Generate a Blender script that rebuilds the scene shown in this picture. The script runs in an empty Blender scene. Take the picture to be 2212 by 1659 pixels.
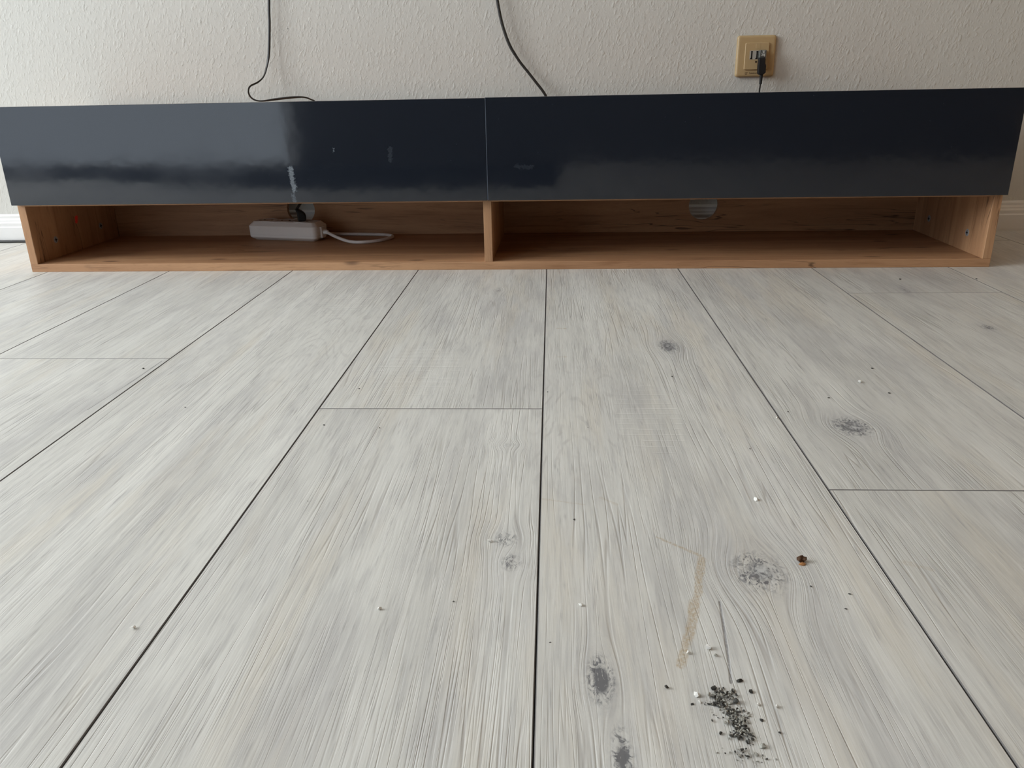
import bpy, bmesh, math, random
from mathutils import Vector, Matrix, noise as mnoise

S = bpy.context.scene
COL = S.collection
rng = random.Random(7)

# ------------------------------------------------------------------ camera
CAM = Vector((0.0, -1.84052, 0.32476))
YAW, PITCH, ROLL, FPX = -0.04326, 0.35831, -0.01971, 1726.62
W_PX, H_PX = 2212, 1659


def cam_axes():
    sy, cy = math.sin(YAW), math.cos(YAW)
    f0 = Vector((sy, cy, 0)); r0 = Vector((cy, -sy, 0)); u0 = Vector((0, 0, 1))
    fw = f0 * math.cos(PITCH) - u0 * math.sin(PITCH)
    up = u0 * math.cos(PITCH) + f0 * math.sin(PITCH)
    r = r0 * math.cos(ROLL) + up * math.sin(ROLL)
    u = up * math.cos(ROLL) - r0 * math.sin(ROLL)
    return r, u, fw


CR, CU, CF = cam_axes()
cd = bpy.data.cameras.new('camera')
cd.sensor_fit = 'HORIZONTAL'; cd.sensor_width = 36.0
cd.lens = FPX / W_PX * 36.0
cd.clip_start = 0.02; cd.clip_end = 60
camo = bpy.data.objects.new('camera', cd); COL.objects.link(camo)
M = Matrix.Identity(4)
for i in range(3):
    M[i][0] = CR[i]; M[i][1] = CU[i]; M[i][2] = -CF[i]; M[i][3] = CAM[i]
camo.matrix_world = M
S.camera = camo

# ------------------------------------------------------------------ light
S.view_settings.view_transform = 'Standard'
S.view_settings.look = 'None'
S.view_settings.gamma = 1.0
S.view_settings.use_curve_mapping = False
S.view_settings.exposure = 0.0

wd = bpy.data.worlds.new('sky'); S.world = wd; wd.use_nodes = True
wd.node_tree.nodes['Background'].inputs[0].default_value = (0.75, 0.86, 1.0, 1)
wd.node_tree.nodes['Background'].inputs[1].default_value = 1.2

ROOM_L, ROOM_R, ROOM_F, ROOM_H = -3.3, 1.9, -2.52, 2.5
WIN_Y0, WIN_Y1, WIN_Z0, WIN_Z1 = -2.38, -0.62, 0.75, 2.34
DOOR_X0, DOOR_X1, DOOR_Z0, DOOR_Z1 = -2.84, -1.20, 0.0, 2.15     # balcony door in the wall behind the camera


def area_light(name, loc, rot, sx, sy, power, color):
    l = bpy.data.lights.new(name, 'AREA')
    l.shape = 'RECTANGLE'; l.size = sx; l.size_y = sy
    l.energy = power; l.color = color
    o = bpy.data.objects.new(name, l); COL.objects.link(o)
    o.location = loc; o.rotation_euler = rot
    return o


# daylight standing in the window opening of the left wall
area_light('window_daylight', (ROOM_L - 0.14, (WIN_Y0 + WIN_Y1) / 2, (WIN_Z0 + WIN_Z1) / 2),
           (0, -math.pi / 2, 0), WIN_Z1 - WIN_Z0, WIN_Y1 - WIN_Y0, 134.0, (0.945, 0.98, 0.995))
# daylight in the balcony door of the wall behind the camera
area_light('balcony_daylight', ((DOOR_X0 + DOOR_X1) / 2, ROOM_F - 0.14, (DOOR_Z0 + DOOR_Z1) / 2),
           (math.pi / 2, 0, 0), DOOR_X1 - DOOR_X0, DOOR_Z1 - DOOR_Z0, 8.2, (0.86, 0.95, 1.0))


# ------------------------------------------------------------------ helpers
def ray(px):
    return CF + CR * ((px[0] - W_PX / 2) / FPX) - CU * ((px[1] - H_PX / 2) / FPX)


def on_floor(px, z=0.0):
    d = ray(px); return CAM + d * ((z - CAM.z) / d.z)


def on_wall(px, y=0.0):
    d = ray(px); return CAM + d * ((y - CAM.y) / d.y)


def link(name, me, mat=None, parent=None, smooth=False, center=True):
    if center and len(me.vertices):
        lo = Vector((1e9,) * 3); hi = Vector((-1e9,) * 3)
        for v in me.vertices:
            for i in range(3):
                lo[i] = min(lo[i], v.co[i]); hi[i] = max(hi[i], v.co[i])
        c = (lo + hi) / 2
        me.transform(Matrix.Translation(-c))
    else:
        c = Vector((0, 0, 0))
    o = bpy.data.objects.new(name, me); COL.objects.link(o)
    o.location = c
    if mat is not None and not me.materials: me.materials.append(mat)
    if parent is not None: o.parent = parent
    if smooth:
        for p in me.polygons: p.use_smooth = True
    return o


def bm_mesh(name, bm):
    me = bpy.data.meshes.new(name)
    bmesh.ops.recalc_face_normals(bm, faces=bm.faces)
    bm.to_mesh(me); bm.free()
    return me


def empty(name, loc=(0, 0, 0), rz=0.0):
    o = bpy.data.objects.new(name, None); COL.objects.link(o)
    o.location = loc; o.rotation_euler = (0, 0, rz); o.empty_display_size = 0.05
    return o


def tag(o, label, cat, group=None):
    o['label'] = label; o['category'] = cat
    if group: o['group'] = group
    return o


def structure(o):
    o['kind'] = 'structure'; return o


def box_bm(x0, x1, y0, y1, z0, z1, bev=0.0, seg=1, bm=None):
    bm2 = bmesh.new()
    bmesh.ops.create_cube(bm2, size=1)
    for v in bm2.verts:
        v.co = Vector(((x0 + x1) / 2 + v.co.x * (x1 - x0), (y0 + y1) / 2 + v.co.y * (y1 - y0),
                       (z0 + z1) / 2 + v.co.z * (z1 - z0)))
    if bev > 0:
        bmesh.ops.bevel(bm2, geom=bm2.edges[:], offset=bev, segments=seg, affect='EDGES', profile=0.5)
    if bm is None: return bm2
    me = bpy.data.meshes.new('tmp'); bm2.to_mesh(me); bm2.free()
    bm.from_mesh(me); bpy.data.meshes.remove(me)
    return bm


def box(name, x0, x1, y0, y1, z0, z1, mat, parent=None, bev=0.0, seg=1):
    return link(name, bm_mesh(name, box_bm(x0, x1, y0, y1, z0, z1, bev, seg)), mat, parent)


def prism_bm(outline, depth, axis='y', bev=0.0, seg=2):
    """outline: (a, b) points; extruded by depth. axis y: a=x, b=z; axis z: a=x, b=y."""
    bm = bmesh.new()
    vs = [bm.verts.new((a, 0, b) if axis == 'y' else (a, b, 0)) for a, b in outline]
    f = bm.faces.new(vs)
    r = bmesh.ops.extrude_face_region(bm, geom=[f])
    nv = [e for e in r['geom'] if isinstance(e, bmesh.types.BMVert)]
    d = Vector((0, depth, 0)) if axis == 'y' else Vector((0, 0, depth))
    for v in nv: v.co += d
    bmesh.ops.recalc_face_normals(bm, faces=bm.faces)
    if bev > 0:
        bmesh.ops.bevel(bm, geom=[e for e in bm.edges if e.calc_face_angle(0) > 0.5], offset=bev, segments=seg,
                        affect='EDGES', profile=0.5)
    return bm


def rrect(w, h, r, n=5, cx=0, cy=0):
    pts = []
    for (sx, sy, a0) in ((1, 1, 0), (-1, 1, 90), (-1, -1, 180), (1, -1, 270)):
        for k in range(n + 1):
            a = math.radians(a0 + 90 * k / n)
            pts.append((cx + sx * (w / 2 - r) + r * math.cos(a), cy + sy * (h / 2 - r) + r * math.sin(a)))
    return pts


def loft_bm(rings, cap=True):
    bm = bmesh.new(); R = []
    for ring in rings: R.append([bm.verts.new(p) for p in ring])
    n = len(R[0])
    for a, b in zip(R[:-1], R[1:]):
        for i in range(n):
            bm.faces.new((a[i], a[(i + 1) % n], b[(i + 1) % n], b[i]))
    if cap:
        bm.faces.new(R[0][::-1]); bm.faces.new(R[-1])
    return bm


def catmull(pts, n=10):
    P = [Vector(p) for p in pts]; out = []
    for i in range(len(P) - 1):
        p0 = P[max(i - 1, 0)]; p1 = P[i]; p2 = P[i + 1]; p3 = P[min(i + 2, len(P) - 1)]
        for k in range(n):
            t = k / n
            out.append(0.5 * ((2 * p1) + (p2 - p0) * t + (2 * p0 - 5 * p1 + 4 * p2 - p3) * t * t
                              + (3 * p1 - p0 - 3 * p2 + p3) * t ** 3))
    out.append(P[-1]); return out


def tube_mesh(name, pts, rw, rt=None, wide=None, n=10, seg=12, closed_ends=True):
    """swept tube; rw half width, rt half thickness, wide = list of width directions at control points"""
    rt = rw if rt is None else rt
    path = catmull(pts, n)
    if wide is not None: wd_ = catmull(wide, n)
    bm = bmesh.new(); uvl = bm.loops.layers.uv.new('UVMap')
    rings = []; L = 0; lens = []
    prev = None
    for i, p in enumerate(path):
        t = (path[min(i + 1, len(path) - 1)] - path[max(i - 1, 0)]).normalized()
        if wide is not None:
            w = wd_[i]
        else:
            w = prev if prev is not None else (Vector((1, 0, 0)) if abs(t.x) < 0.8 else Vector((0, 1, 0)))
        w = (w - t * w.dot(t)).normalized(); prev = w
        v = t.cross(w).normalized()
        if i: L += (p - path[i - 1]).length
        lens.append(L)
        rings.append([bm.verts.new(p + w * rw * math.cos(2 * math.pi * k / seg) + v * rt * math.sin(2 * math.pi * k / seg))
                      for k in range(seg)])
    for i in range(len(rings) - 1):
        for k in range(seg):
            f = bm.faces.new((rings[i][k], rings[i][(k + 1) % seg], rings[i + 1][(k + 1) % seg], rings[i + 1][k]))
            us = (k / seg, (k + 1) / seg, (k + 1) / seg, k / seg)
            vs = (lens[i], lens[i], lens[i + 1], lens[i + 1])
            for l, u_, v_ in zip(f.loops, us, vs): l[uvl].uv = (u_, v_)
            f.smooth = True
    if closed_ends:
        bm.faces.new(rings[0][::-1]); bm.faces.new(rings[-1])
    return bm_mesh(name, bm)


# ------------------------------------------------------------------ node helper
class NT:
    def __init__(self, name):
        self.mat = bpy.data.materials.new(name); self.mat.use_nodes = True
        self.t = self.mat.node_tree; self.n = self.t.nodes; self.l = self.t.links
        self.b = self.n['Principled BSDF']

    def _in(self, sock, v):
        if v is None: return
        if isinstance(v, bpy.types.NodeSocket): self.l.new(v, sock)
        elif isinstance(v, (tuple, list)):
            v = tuple(v)
            if sock.type == 'RGBA' and len(v) == 3: v = v + (1,)
            sock.default_value = v
        else: sock.default_value = v

    def m(self, op, a, b=None, c=None, clamp=False):
        nd = self.n.new('ShaderNodeMath'); nd.operation = op; nd.use_clamp = clamp
        for s, v in zip(nd.inputs, (a, b, c)): self._in(s, v)
        return nd.outputs[0]

    def add(self, a, b): return self.m('ADD', a, b)
    def sub(self, a, b): return self.m('SUBTRACT', a, b)
    def mul(self, a, b): return self.m('MULTIPLY', a, b)

    def xyz(self, x=0.0, y=0.0, z=0.0):
        nd = self.n.new('ShaderNodeCombineXYZ')
        for s, v in zip(nd.inputs, (x, y, z)): self._in(s, v)
        return nd.outputs[0]

    def sep(self, v):
        nd = self.n.new('ShaderNodeSeparateXYZ'); self.l.new(v, nd.inputs[0])
        return nd.outputs[0], nd.outputs[1], nd.outputs[2]

    def noise(self, vec, scale=1.0, detail=2.0, rough=0.5, dist=0.0):
        nd = self.n.new('ShaderNodeTexNoise')
        self._in(nd.inputs['Vector'], vec); self._in(nd.inputs['Scale'], scale)
        nd.inputs['Detail'].default_value = detail; nd.inputs['Roughness'].default_value = rough
        nd.inputs['Distortion'].default_value = dist
        return nd.outputs[0]

    def voronoi(self, vec, scale=1.0, feature='F1', out=0, rnd=1.0):
        nd = self.n.new('ShaderNodeTexVoronoi'); nd.feature = feature
        self._in(nd.inputs['Vector'], vec); nd.inputs['Scale'].default_value = scale
        nd.inputs['Randomness'].default_value = rnd
        return nd.outputs[out]

    def rng(self, v, a, b, c=0.0, d=1.0, smooth=True):
        nd = self.n.new('ShaderNodeMapRange'); nd.clamp = True
        nd.interpolation_type = 'SMOOTHSTEP' if smooth else 'LINEAR'
        for s, x in zip(nd.inputs[:5], (v, a, b, c, d)): self._in(s, x)
        return nd.outputs[0]

    def mix(self, f, a, b, blend='MIX'):
        nd = self.n.new('ShaderNodeMix'); nd.data_type = 'RGBA'; nd.blend_type = blend
        self._in(nd.inputs[0], f); self._in(nd.inputs[6], a); self._in(nd.inputs[7], b)
        return nd.outputs[2]

    def bump(self, h, strength=1.0, dist=0.001, normal=None):
        nd = self.n.new('ShaderNodeBump'); nd.inputs['Strength'].default_value = strength
        nd.inputs['Distance'].default_value = dist; self._in(nd.inputs['Height'], h)
        if normal is not None: self.l.new(normal, nd.inputs['Normal'])
        return nd.outputs[0]

    def obj(self):
        nd = self.n.new('ShaderNodeTexCoord'); return nd.outputs['Object']

    def uv(self):
        nd = self.n.new('ShaderNodeTexCoord'); return nd.outputs['UV']

    def pos(self):
        nd = self.n.new('ShaderNodeNewGeometry'); return nd.outputs['Position']

    def rand(self):
        nd = self.n.new('ShaderNodeObjectInfo'); return nd.outputs['Random']

    def attr(self, name):
        nd = self.n.new('ShaderNodeAttribute'); nd.attribute_type = 'OBJECT'; nd.attribute_name = name
        return nd.outputs['Fac']

    def set(self, col=None, rough=None, spec=None, normal=None, metal=None, coat=None, coat_r=None, trans=None):
        b = self.b
        self._in(b.inputs['Base Color'], col); self._in(b.inputs['Roughness'], rough)
        self._in(b.inputs['Specular IOR Level'], spec); self._in(b.inputs['Normal'], normal)
        self._in(b.inputs['Metallic'], metal); self._in(b.inputs['Coat Weight'], coat)
        self._in(b.inputs['Coat Roughness'], coat_r); self._in(b.inputs['Transmission Weight'], trans)
        return self.mat


def plain(name, col, rough=0.5, spec=0.5, metal=0.0, var=0.06, scale=60.0, bump=0.0):
    N = NT(name)
    v = N.noise(N.obj(), scale, 3.0, 0.6)
    dark = tuple(c * (1 - var) for c in col); light = tuple(min(1, c * (1 + var)) for c in col)
    c = N.mix(v, dark, light)
    nrm = N.bump(v, 0.4, bump) if bump else None
    return N.set(c, rough, spec, nrm, metal)


# ------------------------------------------------------------------ materials
def mat_woodchip():
    N = NT('woodchip_wallpaper')
    x, y, z = N.sep(N.pos())
    warp = N.noise(N.xyz(x, 0, z), 120.0, 2.0)
    xx = N.add(N.sub(x, N.mul(z, 0.22)), N.mul(N.sub(warp, 0.5), 0.005))
    zz = N.add(z, N.mul(N.sub(N.noise(N.xyz(x, 7.0, z), 110.0, 2.0), 0.5), 0.006))
    chips = None
    for (sx, sz, amp, off) in ((118.0, 62.0, 1.0, 0.0), (190.0, 105.0, 0.55, 3.7), (92.0, 56.0, 0.7, 9.1)):
        nd = N.n.new('ShaderNodeTexVoronoi'); nd.feature = 'F1'; nd.inputs['Scale'].default_value = 1.0
        N.l.new(N.xyz(N.mul(xx, sx), off, N.mul(zz, sz)), nd.inputs['Vector'])
        hgt = N.rng(N.sep(nd.outputs['Color'])[0], 0.15, 0.95)
        k = N.mul(N.mul(N.rng(nd.outputs['Distance'], 0.46, 0.12), hgt), amp)
        chips = k if chips is None else N.m('MAXIMUM', chips, k)
    nn = N.noise(N.xyz(xx, 3.3, N.mul(zz, 0.58)), 185.0, 2.0, 0.55)
    chips = N.add(N.mul(chips, 0.75), N.mul(N.rng(nn, 0.50, 0.74), 0.75))
    chips2 = N.noise(N.xyz(xx, 3.3, N.mul(zz, 0.65)), 420.0, 2.0, 0.6)
    n3 = N.noise(N.xyz(x, 9.0, z), 45.0, 2.0)
    h = N.add(N.add(N.mul(chips, 1.0), N.mul(chips2, 0.30)), N.mul(n3, 0.5))
    nrm = N.bump(h, 0.8, 0.0006)
    tone = N.noise(N.xyz(x, 0, z), 4.0, 3.0)
    c = N.mix(tone, (0.580, 0.575, 0.540), (0.625, 0.620, 0.582))
    # tiny dark specks near the flat cable
    sp = None
    for (px, r) in (((622, 62), 0.0016), ((616, 63), 0.0009), ((609, 63), 0.0009), ((613, 66), 0.0008), ((603, 65), 0.001)):
        p = on_wall(px)
        dx = N.sub(x, p.x); dz = N.sub(z, p.z)
        d = N.m('SQRT', N.add(N.mul(dx, dx), N.mul(dz, dz)))
        k = N.rng(d, r, r * 0.4)
        sp = k if sp is None else N.m('MAXIMUM', sp, k)
    c = N.mix(N.mul(sp, 0.75), c, (0.06, 0.06, 0.06))
    return N.set(c, 0.75, 0.3, nrm)


def fl_uv(px):
    p = on_floor(px)
    return (math.cos(PSI) * p.x + math.sin(PSI) * p.y, -math.sin(PSI) * p.x + math.cos(PSI) * p.y)


PSI, PO, PW = -0.01046, 0.00927, 0.24257

# knots printed in the boards: pixel, radius across, radius along (m), darkness, bulge
KNOTS = [((1445, 748), 0.013, 0.026, 1.0, 0.9), ((1840, 922), 0.019, 0.023, 1.0, 0.9),
         ((1640, 1235), 0.019, 0.026, 0.85, 0.9), ((1298, 1468), 0.008, 0.020, 1.0, 0.8),
         ((1345, 1640), 0.006, 0.022, 0.85, 0.7), ((1093, 1165), 0.010, 0.012, 0.6, 0.6),
         ((1104, 1215), 0.008, 0.012, 0.65, 0.6), ((1100, 961), 0.008, 0.007, 0.35, 0.8),
         ((2135, 708), 0.008, 0.016, 0.8, 0.6), ((1000, 757), 0.006, 0.010, 0.30, 0.9),
         ((1075, 627), 0.008, 0.014, 0.45, 0.8), ((1955, 627), 0.008, 0.02, 0.5, 0.6)]
# arching (cathedral) figure: pixel of the tip, sign of opening (+ opens away from camera), half width, length
ARCHES = [((1240, 835), -1, 0.050, 5.5), ((730, 690), -1, 0.055, 4.0)]


def mat_floor():
    N = NT('whitewashed_oak_plank')
    o, l, _ = N.sep(N.uv())
    sd = N.attr('seed')
    G = o; dark = None; halo = None; core = None
    for (px, ra, rl, dk, bu) in KNOTS:
        ok, lk = fl_uv(px)
        dx = N.sub(o, ok); dl = N.sub(l, lk)
        r2 = N.add(N.m('POWER', N.m('DIVIDE', dx, ra), 2.0), N.m('POWER', N.m('DIVIDE', dl, rl), 2.0))
        w = N.m('EXPONENT', N.mul(r2, -0.40))
        G = N.sub(G, N.mul(N.mul(dx, w), bu))
        k = N.mul(N.m('EXPONENT', N.mul(r2, -1.1)), dk)
        dark = k if dark is None else N.m('MAXIMUM', dark, k)
        h = N.mul(N.m('EXPONENT', N.mul(r2, -0.30)), dk)
        halo = h if halo is None else N.m('MAXIMUM', halo, h)
        if rl > 0.022 and ra > 0.012:
            c_ = N.m('EXPONENT', N.mul(N.add(N.m('POWER', N.m('DIVIDE', N.sub(dx, ra * 0.15), ra * 0.42), 2.0),
                                             N.m('POWER', N.m('DIVIDE', dl, rl * 0.40), 2.0)), -1.0))
            core = c_ if core is None else N.m('MAXIMUM', core, c_)
    # slow waviness of the grain
    wav = N.noise(N.xyz(N.mul(o, 7), N.mul(l, 2.2), sd), 1.0, 2.0)
    G = N.add(G, N.mul(N.sub(wav, 0.5), 0.007))
    archm = None; A = None
    for (px, sg, hw, k_) in ARCHES:
        oc, lc = fl_uv(px)
        dx = N.m('ABSOLUTE', N.sub(G, oc + 0.0)); dl = N.mul(N.sub(l, lc), float(sg))
        base = N.m('MAXIMUM', N.add(N.mul(dl, 1.0 / k_), 0.05), 0.0)
        e = N.sub(N.m('SQRT', N.add(N.mul(dx, dx), 0.0002)), N.mul(dl, 1.0 / k_))
        mk = N.mul(N.rng(dx, hw * 1.5, hw * 0.6), N.mul(N.rng(dl, -0.12, 0.0), N.rng(dl, 0.34, 0.16)))
        A = N.mul(e, mk) if A is None else N.add(A, N.mul(e, mk))
        archm = mk if archm is None else N.m('MAXIMUM', archm, mk)
    GG = G
    flat = N.sub(1.0, N.mul(archm, 0.6))
    wob = N.noise(N.xyz(N.mul(o, 30.0), N.mul(l, 30.0), 0), 1.0, 2.0)
    arcs = N.m('SINE', N.add(N.mul(A, 2 * math.pi / 0.0085), N.mul(wob, 5.0)))
    arcs = N.mul(N.mul(N.rng(arcs, 0.35, 1.0), archm), N.rng(N.noise(N.xyz(N.mul(o, 50.0), N.mul(l, 25.0), 4.0), 1.0, 2.0), 0.42, 0.62))
    s1 = N.mul(sd, 17.0)
    broad = N.noise(N.xyz(N.mul(GG, 22.0), N.mul(l, 2.4), s1), 1.0, 4.0, 0.6)
    lilac = N.noise(N.xyz(N.mul(GG, 13.0), N.mul(l, 2.6), N.add(s1, 5.0)), 1.0, 5.0, 0.62)
    med = N.noise(N.xyz(N.mul(GG, 95.0), N.mul(l, 8.0), s1), 1.0, 3.0, 0.65)
    fine = N.noise(N.xyz(N.mul(GG, 560.0), N.mul(l, 30.0), s1), 1.0, 2.0, 0.6)
    blot = N.noise(N.xyz(N.mul(o, 22.0), N.mul(l, 9.0), s1), 1.0, 4.0, 0.6)
    c = N.mix(N.add(N.mul(N.sub(N.rng(broad, 0.28, 0.72), 0.5), flat), 0.5), (0.635, 0.625, 0.585), (0.755, 0.748, 0.705))
    c = N.mix(N.mul(N.mul(N.rng(lilac, 0.47, 0.68), 0.54), flat), c, (0.485, 0.475, 0.47))
    med2 = N.noise(N.xyz(N.mul(GG, 260.0), N.mul(l, 15.0), N.add(s1, 3.0)), 1.0, 2.0, 0.6)
    beige = N.noise(N.xyz(N.mul(GG, 16.0), N.mul(l, 2.2), N.add(s1, 11.0)), 1.0, 4.0, 0.6)
    c = N.mix(N.mul(N.rng(beige, 0.50, 0.68), 0.60), c, (0.68, 0.635, 0.55))
    c = N.mix(N.mul(N.mul(N.rng(med, 0.48, 0.75), 0.34), flat), c, (0.45, 0.44, 0.435))
    c = N.mix(N.mul(N.rng(blot, 0.5, 0.8), 0.22), c, (0.50, 0.49, 0.49))
    c = N.mix(N.mul(N.rng(med2, 0.48, 0.70), 0.36), c, (0.44, 0.43, 0.42))
    c = N.mix(N.mul(N.rng(med2, 0.48, 0.30), 0.34), c, (0.78, 0.765, 0.73))
    c = N.mix(N.mul(arcs, 0.35), c, (0.42, 0.40, 0.385))
    pores = N.mul(N.rng(fine, 0.56, 0.74), N.rng(med, 0.42, 0.60))
    c = N.mix(N.mul(pores, 0.50), c, (0.33, 0.32, 0.31))
    # tone per plank, set darker in the right-hand columns
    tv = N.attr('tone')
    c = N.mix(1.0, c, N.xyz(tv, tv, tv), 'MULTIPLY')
    # knots
    kn = N.noise(N.xyz(N.mul(o, 230.0), N.mul(l, 120.0), s1), 1.0, 5.0, 0.68, 1.6)
    km = N.mul(N.rng(dark, 0.12, 0.62), N.m('MAXIMUM', N.rng(kn, 0.44, 0.66), N.mul(N.rng(dark, 0.55, 0.9), N.rng(kn, 0.32, 0.48))))
    c = N.mix(N.mul(halo, N.rng(kn, 0.2, 0.7, 0.05, 0.45)), c, (0.36, 0.36, 0.38))
    c = N.mix(N.m('MINIMUM', N.mul(km, 1.25), 0.92), c, (0.125, 0.125, 0.135))
    c = N.mix(N.mul(core, N.rng(kn, 0.62, 0.42)), c, (0.55, 0.55, 0.54))
    # stains: dried tan streaks
    stain = None
    for (a, b, wdt, st) in (((1418, 1160), (1512, 1200), 0.0016, 0.75), ((1517, 1208), (1503, 1300), 0.0034, 0.9),
                            ((1503, 1300), (1470, 1437), 0.0040, 0.95), ((1203, 709), (1222, 710), 0.002, 0.8),
                            ((1205, 771), (1223, 771), 0.0015, 0.7), ((1172, 1078), (1262, 1090), 0.0016, 0.35),
                            ((1298, 1075), (1332, 1090), 0.002, 0.35), ((1955, 1215), (2010, 1230), 0.004, 0.3)):
        ax, ay = fl_uv(a); bx, by = fl_uv(b)
        ux, uy = bx - ax, by - ay; L2 = ux * ux + uy * uy
        t = N.m('DIVIDE', N.add(N.mul(N.sub(o, ax), ux), N.mul(N.sub(l, ay), uy)), L2, clamp=True)
        ex = N.sub(N.sub(o, ax), N.mul(t, ux)); ey = N.sub(N.sub(l, ay), N.mul(t, uy))
        d = N.m('SQRT', N.add(N.mul(ex, ex), N.mul(ey, ey)))
        d = N.add(d, N.mul(N.sub(med, 0.5), wdt * 2.2))
        k = N.mul(N.rng(d, wdt, wdt * 0.45), st)
        stain = k if stain is None else N.m('MAXIMUM', stain, k)
    sn = N.noise(N.xyz(N.mul(o, 520), N.mul(l, 360), 0), 1.0, 4.0, 0.75)
    c = N.mix(N.mul(stain, N.rng(sn, 0.28, 0.70)), c, (0.46, 0.35, 0.215))
    # pencil-like dark crack in the board next to the crumbs
    crk = None
    for a, b in (((1555, 1300), (1562, 1345)), ((1562, 1345), (1572, 1410)), ((1572, 1410), (1580, 1475)),
                 ((350, 780), (300, 815)), ((300, 815), (190, 885))):
        ax, ay = fl_uv(a); bx, by = fl_uv(b)
        ux, uy = bx - ax, by - ay; L2 = ux * ux + uy * uy
        t = N.m('DIVIDE', N.add(N.mul(N.sub(o, ax), ux), N.mul(N.sub(l, ay), uy)), L2, clamp=True)
        ex = N.sub(N.sub(o, ax), N.mul(t, ux)); ey = N.sub(N.sub(l, ay), N.mul(t, uy))
        d = N.m('SQRT', N.add(N.mul(ex, ex), N.mul(ey, ey)))
        d = N.add(d, N.mul(N.sub(blot, 0.48), 0.0035))
        k = N.rng(d, 0.0013, 0.0002)
        crk = k if crk is None else N.m('MAXIMUM', crk, k)
    c = N.mix(N.mul(crk, N.rng(sn, 0.3, 0.6, 0.35, 0.75)), c, (0.20, 0.20, 0.22))
    # relief: brushed grooves along the grain, saw marks across it
    gr = N.noise(N.xyz(N.mul(GG, 130.0), N.mul(l, 3.0), s1), 1.0, 0.6)
    ridge = N.rng(N.m('ABSOLUTE', N.sub(gr, 0.5)), 0.035, 0.0)
    gr2 = N.noise(N.xyz(N.mul(GG, 300.0), N.mul(l, 6.0), N.add(s1, 8.0)), 1.0, 0.6)
    ridge2 = N.rng(N.m('ABSOLUTE', N.sub(gr2, 0.5)), 0.05, 0.0)
    gate2 = N.rng(N.noise(N.xyz(N.mul(o, 18.0), N.mul(l, 7.0), N.add(s1, 4.0)), 1.0, 2.0), 0.40, 0.62)
    gate = N.rng(N.noise(N.xyz(N.mul(o, 14.0), N.mul(l, 6.0), N.add(s1, 2.0)), 1.0, 2.0), 0.42, 0.60)
    ridge = N.mul(N.m('MAXIMUM', N.mul(ridge, gate), N.mul(N.mul(ridge2, gate2), 0.42)), flat)
    c = N.mix(N.mul(ridge, 0.26), c, (0.36, 0.34, 0.32))
    saw = None
    for (px, ro, rl) in (((900, 800), 0.055, 0.10), ((1400, 900), 0.035, 0.10), ((760, 640), 0.05, 0.12)):
        oc, lc = fl_uv(px)
        r2 = N.add(N.m('POWER', N.m('DIVIDE', N.sub(o, oc), ro), 2.0), N.m('POWER', N.m('DIVIDE', N.sub(l, lc), rl), 2.0))
        k = N.rng(r2, 1.2, 0.5)
        saw = k if saw is None else N.m('MAXIMUM', saw, k)
    sl = N.m('SINE', N.mul(N.add(l, N.mul(N.sub(blot, 0.5), 0.006)), 2 * math.pi / 0.0135))
    saw = N.mul(saw, N.mul(N.rng(sl, 0.88, 1.0), N.rng(N.noise(N.xyz(N.mul(o, 40), N.mul(l, 80), 0), 1.0, 1.0), 0.35, 0.5)))
    c = N.mix(N.mul(saw, 0.30), c, (0.76, 0.75, 0.73))
    h = N.sub(N.sub(N.mul(fine, 0.45), N.mul(ridge, 1.0)), N.mul(saw, 0.8))
    h = N.sub(h, N.mul(crk, 1.2))
    h = N.add(h, N.mul(med, 0.55))
    nrm = N.bump(h, 0.5, 0.0005)
    rgh = N.rng(blot, 0.3, 0.7, 0.40, 0.52)
    return N.set(c, rgh, 0.45, nrm)


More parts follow.
